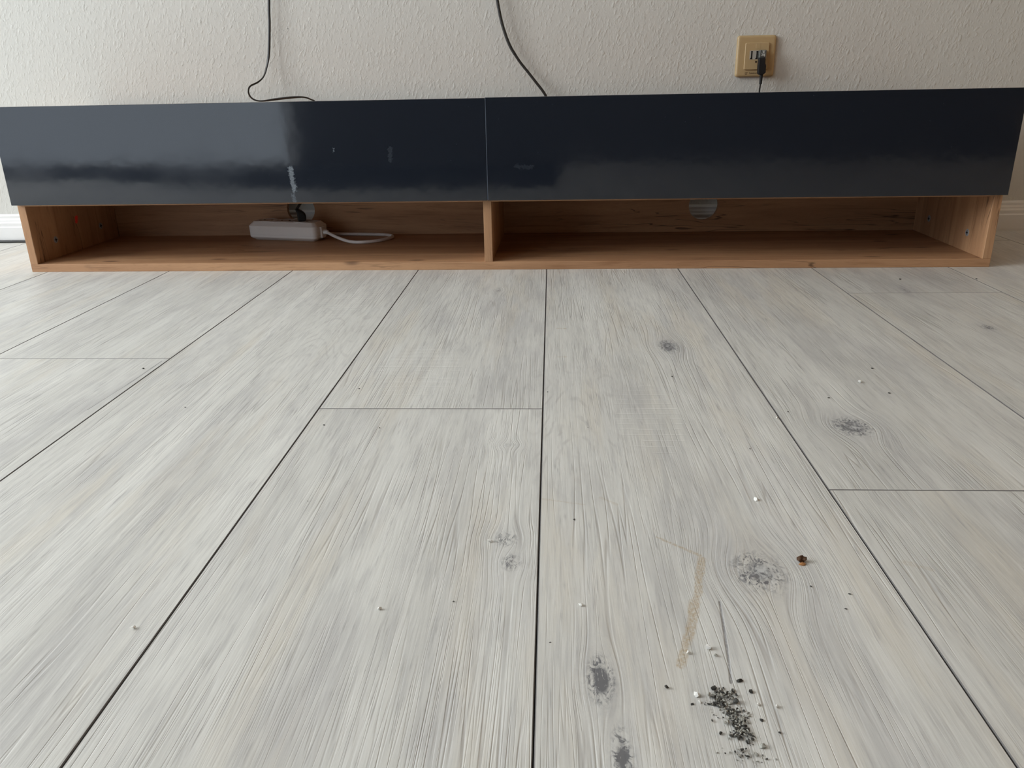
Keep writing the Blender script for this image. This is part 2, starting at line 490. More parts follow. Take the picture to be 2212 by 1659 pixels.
def mat_wood(name, axis):
    """orange-brown oak decor; axis = grain direction in object space"""
    N = NT(name)
    x, y, z = N.sep(N.pos())
    r = N.mul(N.rand(), 40.0)
    if axis == 'x': g, a, b = x, y, z
    elif axis == 'z': g, a, b = z, x, y
    else: g, a, b = y, x, z
    wav = N.noise(N.xyz(N.mul(g, 2.2), N.mul(a, 9), N.add(N.mul(b, 9), r)), 1.0, 2.0)
    w = N.mul(N.sub(wav, 0.5), 0.045)
    a2 = N.add(a, w); b2 = N.add(b, w)
    broad = N.noise(N.xyz(N.mul(g, 1.6), N.mul(a2, 22.0), N.add(N.mul(b2, 22.0), r)), 1.0, 3.0, 0.55)
    med = N.noise(N.xyz(N.mul(g, 5.0), N.mul(a2, 120.0), N.add(N.mul(b2, 120.0), r)), 1.0, 3.0, 0.6)
    fine = N.noise(N.xyz(N.mul(g, 45.0), N.mul(a2, 900.0), N.add(N.mul(b2, 900.0), r)), 1.0, 2.0, 0.6)
    crk = N.noise(N.xyz(N.mul(g, 3.0), N.mul(a2, 60.0), N.add(N.mul(b2, 60.0), N.add(r, 7.0))), 1.0, 2.0, 0.5)
    c = N.mix(N.rng(broad, 0.3, 0.7), (0.385, 0.205, 0.106), (0.525, 0.302, 0.162))
    c = N.mix(N.mul(N.rng(med, 0.5, 0.75), 0.55), c, (0.235, 0.105, 0.045))
    c = N.mix(N.mul(N.rng(fine, 0.52, 0.75), 0.30), c, (0.20, 0.09, 0.04))
    line = N.mul(N.rng(N.m('ABSOLUTE', N.sub(crk, 0.52)), 0.016, 0.002),
                 N.rng(N.noise(N.xyz(N.mul(g, 4.0), N.mul(a, 14), N.mul(b, 14)), 1.0, 1.0), 0.50, 0.62))
    c = N.mix(N.mul(line, 0.75), c, (0.06, 0.03, 0.018))
    kv = N.xyz(N.mul(g, 7.0), N.mul(a2, 20.0), N.add(N.mul(b2, 20.0), r))
    kd = N.voronoi(kv, 1.0)
    knot = N.rng(kd, 0.16, 0.04)
    c = N.mix(N.mul(knot, 0.7), c, (0.085, 0.040, 0.024))
    h = N.sub(N.mul(fine, 0.5), N.mul(line, 1.0))
    return N.set(c, 0.55, 0.35, N.bump(h, 0.5, 0.0004))


def mat_door():
    N = NT('black_gloss_foil')
    x, y, z = N.sep(N.pos())
    wob = N.noise(N.xyz(x, 0, z), 22.0, 2.0)
    wob2 = N.noise(N.xyz(N.mul(x, 0.4), 5.0, z), 6.0, 2.0)
    wob3 = N.noise(N.xyz(x, 2.0, z), 90.0, 2.0)
    h = N.add(N.add(N.mul(wob, 0.25), wob2), N.mul(wob3, 0.02))
    nrm = N.bump(h, 0.25, 0.002)
    smear_refl = None
    cn = N.noise(N.xyz(x, 0, z), 420.0, 3.0, 0.7)
    edge = N.noise(N.xyz(x, 0, z), 160.0, 3.0, 0.7)
    for (a, b, wdt, st) in (((624, 366), (632, 412), 0.0055, 0.9), ((631, 424), (632, 436), 0.0050, 0.45),
                            ((842, 322), (841, 346), 0.005, 0.14), ((717, 322), (718, 327), 0.0015, 0.8),
                            ((1115, 359), (1150, 360), 0.004, 0.10)):  # last mark paints in a faint reflection beside the seam; the others are smears
        A = on_wall(a, -0.378); B = on_wall(b, -0.378)
        ux, uz = B.x - A.x, B.z - A.z; L2 = ux * ux + uz * uz
        t = N.m('DIVIDE', N.add(N.mul(N.sub(x, A.x), ux), N.mul(N.sub(z, A.z), uz)), L2, clamp=True)
        ex = N.sub(N.sub(x, A.x), N.mul(t, ux)); ez = N.sub(N.sub(z, A.z), N.mul(t, uz))
        d = N.m('SQRT', N.add(N.mul(ex, ex), N.mul(ez, ez)))
        d = N.add(d, N.mul(N.sub(edge, 0.5), 0.016))
        k = N.mul(N.rng(d, wdt, wdt * 0.5), st)
        smear_refl = k if smear_refl is None else N.m('MAXIMUM', smear_refl, k)
    c = N.mix(N.mul(smear_refl, N.rng(cn, 0.25, 0.75, 0.25, 1.0)), (0.0100, 0.0132, 0.0205), (0.20, 0.23, 0.26))
    dust = N.rng(N.voronoi(N.xyz(x, 0, z), 55.0), 0.035, 0.015)
    c = N.mix(N.mul(dust, 0.25), c, (0.3, 0.32, 0.33))
    sm = N.noise(N.xyz(x, 0, z), 9.0, 4.0, 0.6)
    rgh = N.add(N.rng(sm, 0.35, 0.7, 0.06, 0.10), N.mul(smear_refl, 0.3))
    return N.set(c, rgh, 0.68, nrm)


def mat_ribbed(name, col, hi, period):
    N = NT(name)
    u, v, _ = N.sep(N.uv())
    s = N.m('SINE', N.mul(v, 2 * math.pi / period))
    s2 = N.m('SINE', N.add(N.mul(v, 2 * math.pi / period), N.mul(u, 2 * math.pi * 6)))
    k = N.rng(N.mul(N.add(s, s2), 0.5), 0.1, 0.8)
    c = N.mix(k, col, hi)
    return N.set(c, 0.45, 0.5, N.bump(k, 0.6, 0.0005))


M_WALL = mat_woodchip()
M_FLOOR = mat_floor()
M_JOINT = plain('dark_joint_underlay', (0.07, 0.063, 0.06), 0.9)
M_BEVEL = plain('grey_plank_bevel', (0.17, 0.16, 0.155), 0.7)
M_PAINT = plain('white_wall_paint', (0.74, 0.73, 0.70), 0.8, 0.3)
M_CREAM = plain('warm_cream_wall_paint', (0.62, 0.37, 0.17), 0.8, 0.3)
M_REAR = plain('charcoal_wall_paint', (0.11, 0.11, 0.115), 0.8, 0.3)
M_CEIL = plain('ceiling_paint', (0.78, 0.77, 0.75), 0.85, 0.3)
M_TRIM = plain('white_lacquered_trim', (0.76, 0.76, 0.75), 0.3, 0.5, var=0.02)
M_WOODX = mat_wood('oak_decor_long', 'x')
M_WOODZ = mat_wood('oak_decor_upright', 'z')
M_DOOR = mat_door()
M_STRIP = plain('white_strip_plastic', (0.84, 0.825, 0.81), 0.35, 0.5, var=0.02)
M_SOCKHOLE = plain('light_socket_plastic', (0.72, 0.70, 0.68), 0.4, 0.5, var=0.02)
M_BLACK = plain('black_plastic', (0.010, 0.0105, 0.012), 0.5, 0.3)
M_RUBBER = plain('black_cable_rubber', (0.018, 0.017, 0.016), 0.38, 0.5)
M_BRAID = mat_ribbed('braided_black_cable', (0.006, 0.006, 0.006), (0.10, 0.10, 0.09), 0.0026)
M_WCABLE = plain('white_cable_rubber', (0.80, 0.77, 0.75), 0.4, 0.5, var=0.02)
M_BEIGE = plain('yellowed_socket_plastic', (0.45, 0.325, 0.17), 0.4, 0.5, var=0.04, scale=25)
M_GREY = plain('grey_insert_plastic', (0.42, 0.39, 0.34), 0.45, 0.5)
M_DARK = plain('dark_slot', (0.008, 0.006, 0.005), 0.7, 0.2)
M_HEAD = plain('smoky_clear_plastic', (0.085, 0.088, 0.082), 0.25, 0.5)
M_PIN = plain('pale_contact_plastic', (0.50, 0.52, 0.50), 0.3, 0.5)
M_PRINT = plain('dark_brown_print', (0.055, 0.035, 0.018), 0.6, 0.3)
M_RED = plain('fluorescent_red_sticker', (0.95, 0.07, 0.045), 0.5, 0.4)
M_ZINC = plain('zinc_fitting', (0.30, 0.31, 0.33), 0.35, 0.7)
M_CRUMBW = plain('white_plaster', (0.82, 0.81, 0.77), 0.8, 0.3, scale=900)
M_CRUMBB = plain('dark_grit', (0.05, 0.048, 0.042), 0.7, 0.4, var=0.4, scale=900)
M_CRUMBG = plain('grey_grit', (0.34, 0.33, 0.29), 0.5, 0.5, var=0.4, scale=900)
M_LEAF = plain('dried_brown_flake', (0.09, 0.045, 0.022), 0.7, 0.3, var=0.4, scale=900)
M_LEAF2 = plain('dried_orange_flake', (0.42, 0.20, 0.08), 0.7, 0.3, var=0.2, scale=900)

# ------------------------------------------------------------------ room shell
wall = box('wall_back', ROOM_L - 0.15, ROOM_R + 0.15, 0.0, 0.15, -0.02, ROOM_H, M_WALL); structure(wall)
bm = bmesh.new()
for (y0, y1, z0, z1) in ((ROOM_F, WIN_Y0, -0.02, ROOM_H), (WIN_Y1, 0.0, -0.02, ROOM_H),
                         (WIN_Y0, WIN_Y1, -0.02, WIN_Z0), (WIN_Y0, WIN_Y1, WIN_Z1, ROOM_H)):
    box_bm(ROOM_L - 0.15, ROOM_L, y0, y1, z0, z1, bm=bm)
structure(link('wall_left', bm_mesh('wall_left', bm), M_PAINT))
structure(box('wall_right', ROOM_R, ROOM_R + 0.15, ROOM_F, 0.0, -0.02, ROOM_H, M_CREAM))
bm = bmesh.new()
for (x0, x1, z0, z1) in ((ROOM_L - 0.15, DOOR_X0, -0.02, ROOM_H), (DOOR_X1, ROOM_R + 0.15, -0.02, ROOM_H),
                         (DOOR_X0, DOOR_X1, -0.02, DOOR_Z0), (DOOR_X0, DOOR_X1, DOOR_Z1, ROOM_H)):
    box_bm(x0, x1, ROOM_F - 0.15, ROOM_F, z0, z1, bm=bm)
structure(link('wall_front', bm_mesh('wall_front', bm), M_REAR))
fr = structure(empty('window_2', ((DOOR_X0 + DOOR_X1) / 2, ROOM_F - 0.06, DOOR_Z0)))
dw, dh = (DOOR_X1 - DOOR_X0) / 2, DOOR_Z1 - DOOR_Z0
bm = bmesh.new()
for (x0, x1, z0, z1) in ((-dw, -dw + .05, 0, dh), (dw - .05, dw, 0, dh), (-dw + .05, dw - .05, 0, .012), (-dw + .05, dw - .05, dh - .05, dh)):
    box_bm(x0, x1, -.03, .03, z0, z1, bm=bm)
link('window_frame', bm_mesh('window_frame', bm), M_TRIM, fr)
structure(box('ceiling', ROOM_L - 0.15, ROOM_R + 0.15, ROOM_F - 0.15, 0.15, ROOM_H, ROOM_H + 0.1, M_CEIL))

win = structure(empty('window_1', (ROOM_L - 0.05, (WIN_Y0 + WIN_Y1) / 2, WIN_Z0)))
wh = (WIN_Y1 - WIN_Y0) / 2; wz = WIN_Z1 - WIN_Z0
bm = bmesh.new()
for (y0, y1, z0, z1) in ((-wh, -wh + .06, 0, wz), (wh - .06, wh, 0, wz), (-wh + .06, wh - .06, 0, .06),
                         (-wh + .06, wh - .06, wz - .06, wz)):
    box_bm(-.03, .03, y0, y1, z0, z1, bm=bm)
link('window_frame', bm_mesh('window_frame', bm), M_TRIM, win)
for k in range(1, 2):
    yy = -wh + 2 * wh * k / 2
    box('mullion', -.03, .03, yy - .04, yy + .04, .06, wz - .06, M_TRIM, win)

# floor: dark underlay with single boards laid on it
floor = structure(box('floor', ROOM_L - 0.15, ROOM_R + 0.15, ROOM_F - 0.15, 0.15, -0.05, -0.004, M_JOINT))
PL = 1.38


def plank(o0, o1, l0, l1, idx):
    # clip to the room (boards are cut at the walls)
    g, ge, ch, cz = 0.0004, 0.0003, 0.0006, 0.0005
    a0, a1, b0, b1 = o0 + g, o1 - g, l0 + ge, l1 - ge
    oc, lc = (a0 + a1) / 2, (b0 + b1) / 2
    bm = bmesh.new(); uvl = bm.loops.layers.uv.new('UVMap')

    def ring(i, z): return [bm.verts.new((x - oc, y - lc, z)) for x, y in
                            ((a0 + i, b0 + i), (a1 - i, b0 + i), (a1 - i, b1 - i), (a0 + i, b1 - i))]
    r0, r1, r2 = ring(0, -0.004), ring(0, -cz), ring(ch, 0.0)
    bm.faces.new(r0[::-1]); bm.faces.new(r2)
    for p, q in ((r0, r1), (r1, r2)):
        for i in range(4): bm.faces.new((p[i], p[(i + 1) % 4], q[(i + 1) % 4], q[i]))
    for f in bm.faces:
        for lp in f.loops: lp[uvl].uv = (lp.vert.co.x + oc, lp.vert.co.y + lc)
    me = bm_mesh('plank', bm)
    ob = bpy.data.objects.new('plank', me); COL.objects.link(ob)
    me.materials.append(M_FLOOR); me.materials.append(M_BEVEL)
    for p_ in me.polygons:
        if p_.normal.z < 0.98: p_.material_index = 1
    cs, sn = math.cos(PSI), math.sin(PSI)
    fc = floor.location
    ob.location = Vector((cs * oc - sn * lc, sn * oc + cs * lc, 0)) - fc
    ob.rotation_euler = (0, 0, PSI)
    ob.parent = floor
    ob['seed'] = rng.random() * 3.0 + 0.13
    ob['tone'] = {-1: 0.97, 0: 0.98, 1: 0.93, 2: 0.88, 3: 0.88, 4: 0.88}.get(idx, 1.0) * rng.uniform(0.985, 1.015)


JOINT = {-1: -1.0500, 2: -0.5590, 1: -1.2290, -3: -0.8785, 0: -0.30, -2: -0.22, 3: -0.12, -4: -0.20, 4: -0.95, -5: -0.75}
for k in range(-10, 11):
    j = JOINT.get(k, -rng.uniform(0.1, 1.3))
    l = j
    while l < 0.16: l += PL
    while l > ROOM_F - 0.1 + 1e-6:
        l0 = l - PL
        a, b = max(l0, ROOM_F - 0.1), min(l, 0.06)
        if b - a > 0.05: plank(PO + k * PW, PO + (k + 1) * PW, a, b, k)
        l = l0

# unseen dark sheet, added behind the camera to darken the cabinet doors' reflection
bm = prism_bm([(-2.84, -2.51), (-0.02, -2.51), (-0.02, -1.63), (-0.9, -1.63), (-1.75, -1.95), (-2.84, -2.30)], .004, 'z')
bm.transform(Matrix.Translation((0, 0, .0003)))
structure(link('added_dark_sheet', bm_mesh('added_dark_sheet', bm), plain('reflected_dark_sheet', (0.035, 0.038, 0.045), 0.85, 0.2)))

# baseboard along the far wall: stepped profile swept along x
prof = [(0, 0), (-.0145, 0), (-.0150, .004), (-.0150, .0345), (-.0128, .0370), (-.0128, .0440), (-.0105, .0480),
        (-.0105, .0505), (-.0085, .0550), (-.0085, .0600), (-.0060, .0638), (0, .0640)]
rings = [[(x, p[0], p[1]) for p in prof] for x in (ROOM_L, ROOM_R)]
bb = link('baseboard_back', bm_mesh('baseboard_back', loft_bm(rings)), M_TRIM); structure(bb)

# ------------------------------------------------------------------ lowboard
CX, CYF, PHI = -0.0957, -0.36128, -0.02353
CW, TK = 0.9008, 0.0150
DEP, BK = 0.3060, 0.0115
Z_SH, Z_DB, Z_TOP = 0.1285, 0.1297, 0.3044
cab = empty('tv_lowboard', (CX, CYF, 0), PHI)
tag(cab, 'long low oak-brown TV cabinet with glossy black fold-down fronts, standing against the white wall', 'cabinet')


def cpart(name, x0, x1, y0, y1, z0, z1, mat, bev=0.0006):
    return box(name, x0, x1, y0, y1, z0, z1, mat, cab, bev)


cpart('bottom_panel', -CW, CW, 0, DEP + BK, 0, TK, M_WOODX)
left_side = cpart('side_panel', -CW, -CW + TK, 0, DEP + BK, TK, Z_TOP - .0048 - TK, M_WOODZ)
right_side = cpart('side_panel', CW - TK, CW, 0, DEP + BK, TK, Z_TOP - .0048 - TK, M_WOODZ)
cpart('top_panel', -CW, CW, 0, DEP + BK, Z_TOP - .0048 - TK, Z_TOP - .0048, M_WOODX)
XD = -0.0072
cpart('divider', XD - TK / 2, XD + TK / 2, 0, DEP, TK, Z_TOP - .0048 - TK, M_WOODZ)
cpart('shelf', -CW + TK, XD - TK / 2, -0.0005, DEP, Z_SH - .0026, Z_SH - .0026 + TK, M_WOODX)
cpart('shelf', XD + TK / 2, CW - TK, -0.0005, DEP, Z_SH - .0026, Z_SH - .0026 + TK, M_WOODX)
# back panel with two round cable holes
cu = bpy.data.curves.new('back', 'CURVE'); cu.dimensions = '2D'; cu.fill_mode = 'BOTH'; cu.extrude = BK / 2


def poly(pts):
    s = cu.splines.new('POLY'); s.points.add(len(pts) - 1); s.use_cyclic_u = True
    for p, q in zip(s.points, pts): p.co = (q[0], q[1], 0, 1)


poly([(-CW + TK, TK), (CW - TK, TK), (CW - TK, Z_TOP - .0048 - TK), (-CW + TK, Z_TOP - .0048 - TK)])
HOLES = ((-0.455, 0.0715), (0.4355, 0.0715))
for hx, hz in HOLES:
    poly([(hx + .0315 * math.cos(2 * math.pi * k / 40), hz + .0315 * math.sin(2 * math.pi * k / 40)) for k in range(40)])
tmp = bpy.data.objects.new('tmp', cu); COL.objects.link(tmp)
bpy.context.view_layer.update()
me = bpy.data.meshes.new_from_object(tmp.evaluated_get(bpy.context.evaluated_depsgraph_get()))
bpy.data.objects.remove(tmp); bpy.data.curves.remove(cu)
me.name = 'back_panel'; me.materials.clear()
me.transform(Matrix.Translation((0, DEP + BK / 2, 0)) @ Matrix.Rotation(math.pi / 2, 4, 'X'))
link('back_panel', me, M_WOODX, cab)

TD = 0.0158
M_EDGE = plain('worn_grey_blue_edge', (0.10, 0.12, 0.16), 0.5)
SEAM = -0.0050
d1 = cpart('door', -CW, SEAM - .0003, -TD, -.0008, Z_DB, Z_TOP - .0004, M_DOOR, 0.0004)
d2 = cpart('door', SEAM + .0003, CW, -TD, -.0008, Z_DB, Z_TOP + .0003, M_DOOR, 0.0004)

eb = box('edge_band', SEAM + .0003, SEAM + .0013, -TD - .0002, -.0010, Z_DB + .0012, Z_TOP - .0008, M_EDGE, cab)
eb.location -= d2.location; eb.parent = d2; eb['label'] = 'pale worn edge strip at the seam'


def disc_bm(r, depth, n=24, r2=None):
    bm = bmesh.new()
    r2 = r if r2 is None else r2
    a = [bm.verts.new((0, r * math.cos(2 * math.pi * k / n), r * math.sin(2 * math.pi * k / n))) for k in range(n)]
    b = [bm.verts.new((depth, r2 * math.cos(2 * math.pi * k / n), r2 * math.sin(2 * math.pi * k / n))) for k in range(n)]
    for i in range(n): bm.faces.new((a[i], a[(i + 1) % n], b[(i + 1) % n], b[i]))
    bm.faces.new(a[::-1]); bm.faces.new(b)
    return bm


for side, xs, dx in ((left_side, -CW + TK, 1), (right_side, CW - TK, -1)):
    for yy in (0.071, 0.238):
        bm = disc_bm(0.0068, 0.0006 * dx, 24, 0.0060)
        for (a0, a1) in ((-.0036, -.0010), (.0010, .0036)): pass
        bm.transform(Matrix.Translation((xs, yy, 0.0500)))
        f = link('cam_fitting', bm_mesh('cam_fitting', bm), M_ZINC, cab)
        f['label'] = 'round zinc fastener sunk in the side panel'
        bm = bmesh.new()
        box_bm(xs + 0.0005 * dx, xs + 0.0008 * dx, yy - .0038, yy + .0038, 0.0490, 0.0510, bm=bm)
        box_bm(xs + 0.0005 * dx, xs + 0.0008 * dx, yy - .0010, yy + .0010, 0.0462, 0.0538, bm=bm)
        s = link('cross_slot', bm_mesh('cross_slot', bm), M_DARK, cab)
        s.location -= f.location; s.parent = f
# red sticker on the inner face of the left side panel
bm = prism_bm([(0.1475, 0.0705), (0.1530, 0.0690), (0.1560, 0.0725), (0.1600, 0.0830), (0.1560, 0.0855), (0.1500, 0.0830)], 0.0003, 'z')
bm.transform(Matrix(((0, 0, 1, -CW + TK), (1, 0, 0, 0), (0, 1, 0, 0), (0, 0, 0, 1))))
st = link('sticker', bm_mesh('sticker', bm), M_RED, cab); st['label'] = 'small bright red sticker'


def cw(x, y, z):
    c, s = math.cos(PHI), math.sin(PHI)
    return Vector((CX + c * x - s * y, CYF + s * x + c * y, z))


# ------------------------------------------------------------------ power strip
SA = math.radians(-12.3)
SC = (-0.4712, 0.2535)
SL, SD, SH = 0.166, 0.056, 0.0400
strip = empty('power_strip', cw(SC[0], SC[1], TK + .0003), PHI + SA)
tag(strip, 'white three-way power strip lying in the left open compartment of the cabinet', 'power strip')
lv = [(0.0, 0.010, 0.006), (0.0055, 0.002, 0.009), (0.008, 0.0005, 0.010), (0.0300, 0.0, 0.010), (0.0315, 0.0006, 0.010),
      (0.0385, 0.0075, 0.008), (0.0398, 0.0082, 0.0075), (0.0400, 0.0092, 0.007)]
rings = [[(x, y, z) for x, y in rrect(SL - 2 * i, SD - 2 * i, r, 14)] for z, i, r in lv]
body = link('housing', bm_mesh('housing', loft_bm(rings)), M_STRIP, strip)
# thin seam round the housing
rg = [[(x, y, z) for x, y in rrect(SL + .0003, SD + .0003, .0101, 14)] for z in (0.0120, 0.0125)]
link('seam_line', bm_mesh('seam_line', loft_bm(rg)), M_SOCKHOLE, strip)
SOCKX = (-0.046, -0.003, 0.040)
for k, sx in enumerate(SOCKX):
    n = 28; bm = bmesh.new(); R = []
    for r, z in ((0.0212, SH - .0002), (0.0212, SH + .0008), (0.0197, SH + .0008), (0.0190, SH + .0001)):
        R.append([bm.verts.new((sx + r * math.cos(2 * math.pi * q / n), r * .93 * math.sin(2 * math.pi * q / n), z)) for q in range(n)])
    for a, b in zip(R[:-1], R[1:]):
        for q in range(n): bm.faces.new((a[q], a[(q + 1) % n], b[(q + 1) % n], b[q]))
    bm.faces.new(R[-1])
    so = link('outlet', bm_mesh('outlet', bm), M_SOCKHOLE, strip)
    for hx in (-.0095, .0095):
        bm = bmesh.new(); bmesh.ops.create_cone(bm, cap_ends=True, segments=12, radius1=.0025, radius2=.0025, depth=.0004)
        bm.transform(Matrix.Translation((sx + hx, 0, SH + .0003)))
        h = link('pin_hole', bm_mesh('pin_hole', bm), M_DARK, strip)
        h.location -= so.location; h.parent = so
# cable gland and cable
bm = box_bm(SL / 2 - .001, SL / 2 + .0045, -.010, .008, .006, .030, .0012, 2)
link('cable_gland', bm_mesh('cable_gland', bm), M_STRIP, strip)


def strip_local(x, y, z):   # cabinet-local -> strip-local
    dx, dy = x - SC[0], y - SC[1]; c, s = math.cos(SA), math.sin(SA)
    return (c * dx + s * dy, -s * dx + c * dy, z - TK)


gx = (SL / 2 + .001, -.001, .0180)
pts = [gx, (SL / 2 + .010, -.001, .0180), strip_local(-.352, .214, .0245), strip_local(-.322, .196, .0190),
       strip_local(-.292, .190, .0184), strip_local(-.262, .206, .0184), strip_local(-.243, .236, .0184), strip_local(-.243, .262, .0184),
       strip_local(-.268, .279, .0184), strip_local(-.32, .287, .0184), strip_local(-.365, .291, .0186), strip_local(-.40, .2975, .0188),
       strip_local(-.43, .2995, .0190)]
link('cable', tube_mesh('cable', pts, 0.0034, n=8), M_WCABLE, strip)
bm = bmesh.new(); bmesh.ops.create_cone(bm, cap_ends=True, segments=16, radius1=.0055, radius2=.0042, depth=.011)
bm.transform(Matrix.Translation((SL / 2 + .0095, -.001, .0180)) @ Matrix.Rotation(math.pi / 2, 4, 'Y'))
link('strain_relief', bm_mesh('strain_relief', bm), M_STRIP, strip, smooth=False)

# ------------------------------------------------------------------ flat black cable with angled plug
PXL = (SOCKX[2] - 0.003, 0.0)
c_, s_ = math.cos(SA), math.sin(SA)
plug_c = (SC[0] + c_ * PXL[0] - s_ * PXL[1], SC[1] + s_ * PXL[0] + c_ * PXL[1])
pw = cw(plug_c[0], plug_c[1], TK + SH + .0008)
tvc = empty('power_cable', pw, 0)
tag(tvc, 'flat black power cable looped on the cabinet top, its plug in the white power strip', 'cable')
outl = [(-.009, 0), (.009, 0), (.0092, .0105), (.0078, .0150), (.0052, .0185), (0, .0228), (-.0055, .0255), (-.0100, .0268), (-.0125, .0250),
        (-.0105, .0205), (-.0092, .0165)]
bm = prism_bm(outl, 0.020, 'y', 0.0034, 4)
bm.transform(Matrix.Translation((0, -.010, 0)))
bm.transform(Matrix.Rotation(PHI + 0.30, 4, 'Z'))
link('plug', bm_mesh('plug', bm), M_BLACK, tvc)


def tvl(v): return Vector(v) - pw


HB = cw(HOLES[0][0], DEP, 0)
pts = [tvl(on_wall((580.5, -700), -0.012)), tvl(on_wall((580.5, -260), -0.012)), tvl(on_wall((581, 0), -0.012)), tvl(on_wall((582, 50), -0.012)), tvl(on_wall((581, 110), -0.014)),
       tvl(on_wall((577, 140), -0.018)), tvl(on_wall((570, 164), -0.026)), tvl(on_wall((558, 177), -0.034)),
       tvl(on_wall((541, 186), -0.044)), tvl(on_wall((536.5, 197), -0.05)), tvl(on_wall((541, 209), -0.048)),
       tvl(on_wall((552, 216.5), -0.045)), tvl(on_wall((568, 218), -0.043)), tvl(on_wall((595, 214.5), -0.042)),
       tvl(on_wall((630, 210.5), -0.041)), tvl(on_wall((656, 210), -0.038)), tvl(on_wall((672, 215), -0.030)),
       tvl(on_wall((682, 222), -0.022)), tvl(on_wall((689, 250), -0.018)), tvl(on_wall((688, 300), -0.018)),
       tvl((HB.x + .018, -0.020, 0.16)), tvl((HB.x + .012, -0.022, 0.115)), tvl(cw(HOLES[0][0] + .008, DEP + .008, 0.0975)), tvl(cw(plug_c[0] + .006, .29, 0.0985)),
       tvl(cw(plug_c[0] + .002, plug_c[1] + .012, 0.0965)), tvl(cw(plug_c[0] - .006, plug_c[1] + .002, 0.0860)), tvl(cw(plug_c[0] - .010, plug_c[1], 0.0800))]
X, Yv, Zv = (1, 0, 0), (0, 1, 0), (0, 0, 1)
wide = [X, X, X, X, X, (1, -.5, 0), (.6, -1, 0), (.1, -1, .3), (0, -1, .2), (0, -1, 0), (0, -1, 0), (0, -1, 0), (0, -1, .2), (0, -.8, .8), (0, -.8, .8),
        (0, -1, .3), (0, -1, 0), (0.2, -1, 0), (.6, -.6, 0), X, X, X, X, X, X, X, X]
link('cable', tube_mesh('cable', pts, 0.0029, 0.0016, wide, n=10, seg=14), M_RUBBER, tvc)

# ------------------------------------------------------------------ braided cable
bc = empty('braided_cable', on_wall((1182, 212), -0.02), 0)
tag(bc, 'thick black braided cable curving down the wall behind the middle of the cabinet', 'cable')
o_ = bc.location
P = lambda px, y: on_wall(px, y) - o_
up_pts = [P((1040, -700), -.014), P((1050, -300), -.014), P((1066, -60), -.014), P((1075, 4), -.014), P((1083, 45), -.014), P((1093, 78), -.014), P((1103, 102), -.014), P((1112, 117), -.014)]
lo_pts = [P((1103, 102), -.014), P((1112, 117), -.014), P((1124, 135), -.014), P((1140, 155), -.015), P((1158, 178), -.017), P((1172, 196), -.019), P((1180, 210), -.020),
          P((1190, 240), -.021), P((1198, 300), -.021), P((1200, 420), -.0215), (P((1200, 420), -.0215).x, -.0215 - o_.y, .012 - o_.z)]
link('braided_sleeve', tube_mesh('braided_sleeve', up_pts, 0.0032, n=12, seg=16), M_BRAID, bc)
lo = link('cable', tube_mesh('cable', lo_pts, 0.00285, n=12, seg=16), M_RUBBER, bc)

# ------------------------------------------------------------------ floor cable by the baseboard
fc_pts = [(-2.2, -.019, .0033), (-1.6, -.0188, .0033), (-1.2, -.0184, .0033), (-1.0, -.0183, .0031), (-.85, -.0186, .0031), (-.6, -.0195, .0031)]
me = tube_mesh('floor_cable', fc_pts, 0.0030, n=10)
tag(link('floor_cable', me, M_RUBBER), 'black cable lying on the floor along the baseboard left of the cabinet', 'cable')

# ------------------------------------------------------------------ telephone socket
SX, SZ = 0.4473, 0.37136
sock = empty('telephone_socket', (SX, 0, SZ), 0)
tag(sock, 'yellowed square telephone wall socket above the right half of the cabinet', 'socket')
D_ = Matrix(((1, 0, 0, 0), (0, 0, -1, 0), (0, 1, 0, 0), (0, 0, 0, 1)))   # xy outline, z out of the wall -> world


def plate(name, w, h, levels, mat, parent, r=0.004, cx=0, cz=0):
    rings = [[(x, y, z) for x, y in rrect(w - 2 * i, h - 2 * i, max(r - i * .5, .0008), 9, cx, cz)] for z, i in levels]
    bm = loft_bm(rings); bm.transform(D_)
    return link(name, bm_mesh(name, bm), mat, parent)


frame = plate('frame', .080, .081, ((-.0005, 0), (.0050, 0), (.0070, .0008), (.0082, .0022), (.0088, .0045)), M_BEIGE, sock, .005)
cover = plate('cover', .0495, .0525, ((.0086, 0), (.0112, 0), (.0120, .0008)), M_BEIGE, sock, .0025, .0008, -.0003)
emb = plate('embossed_square', .0105, .0095, ((.0118, 0), (.0122, .0004)), M_BEIGE, sock, .001, .0025, .0185)
ins = plate('socket_insert', .0350, .0172, ((.0118, 0), (.0124, 0)), M_GREY, sock, .0008, .0032, .0022)
for sx in (-.0100, .0010, .0120):
    ol = []
    zs = [(-.0078, .0019), (-.0066, .0019), (-.0050, .0012), (-.0034, .0017), (-.0016, .0011), (.0002, .0017), (.0022, .0011), (.0040, .0017), (.0056, .0012), (.0070, .0018), (.0080, .0018)]
    ol = [(sx + w, z + .0020) for z, w in zs] + [(sx - w - (.0012 if z < -.006 else 0), z + .0020) for z, w in reversed(zs)]
    bm = prism_bm(ol, .0003, 'z'); bm.transform(D_ @ Matrix.Translation((0, 0, .0123)))
    s = link('slot', bm_mesh('slot', bm), M_DARK, sock); s.location -= ins.location; s.parent = ins
bm = bmesh.new(); bmesh.ops.create_cone(bm, cap_ends=True, segments=20, radius1=.0022, radius2=.0020, depth=.0004)
bm.transform(D_ @ Matrix.Translation((.0002, -.0112, .0121)))
scr = link('screw', bm_mesh('screw', bm), M_PRINT, sock)


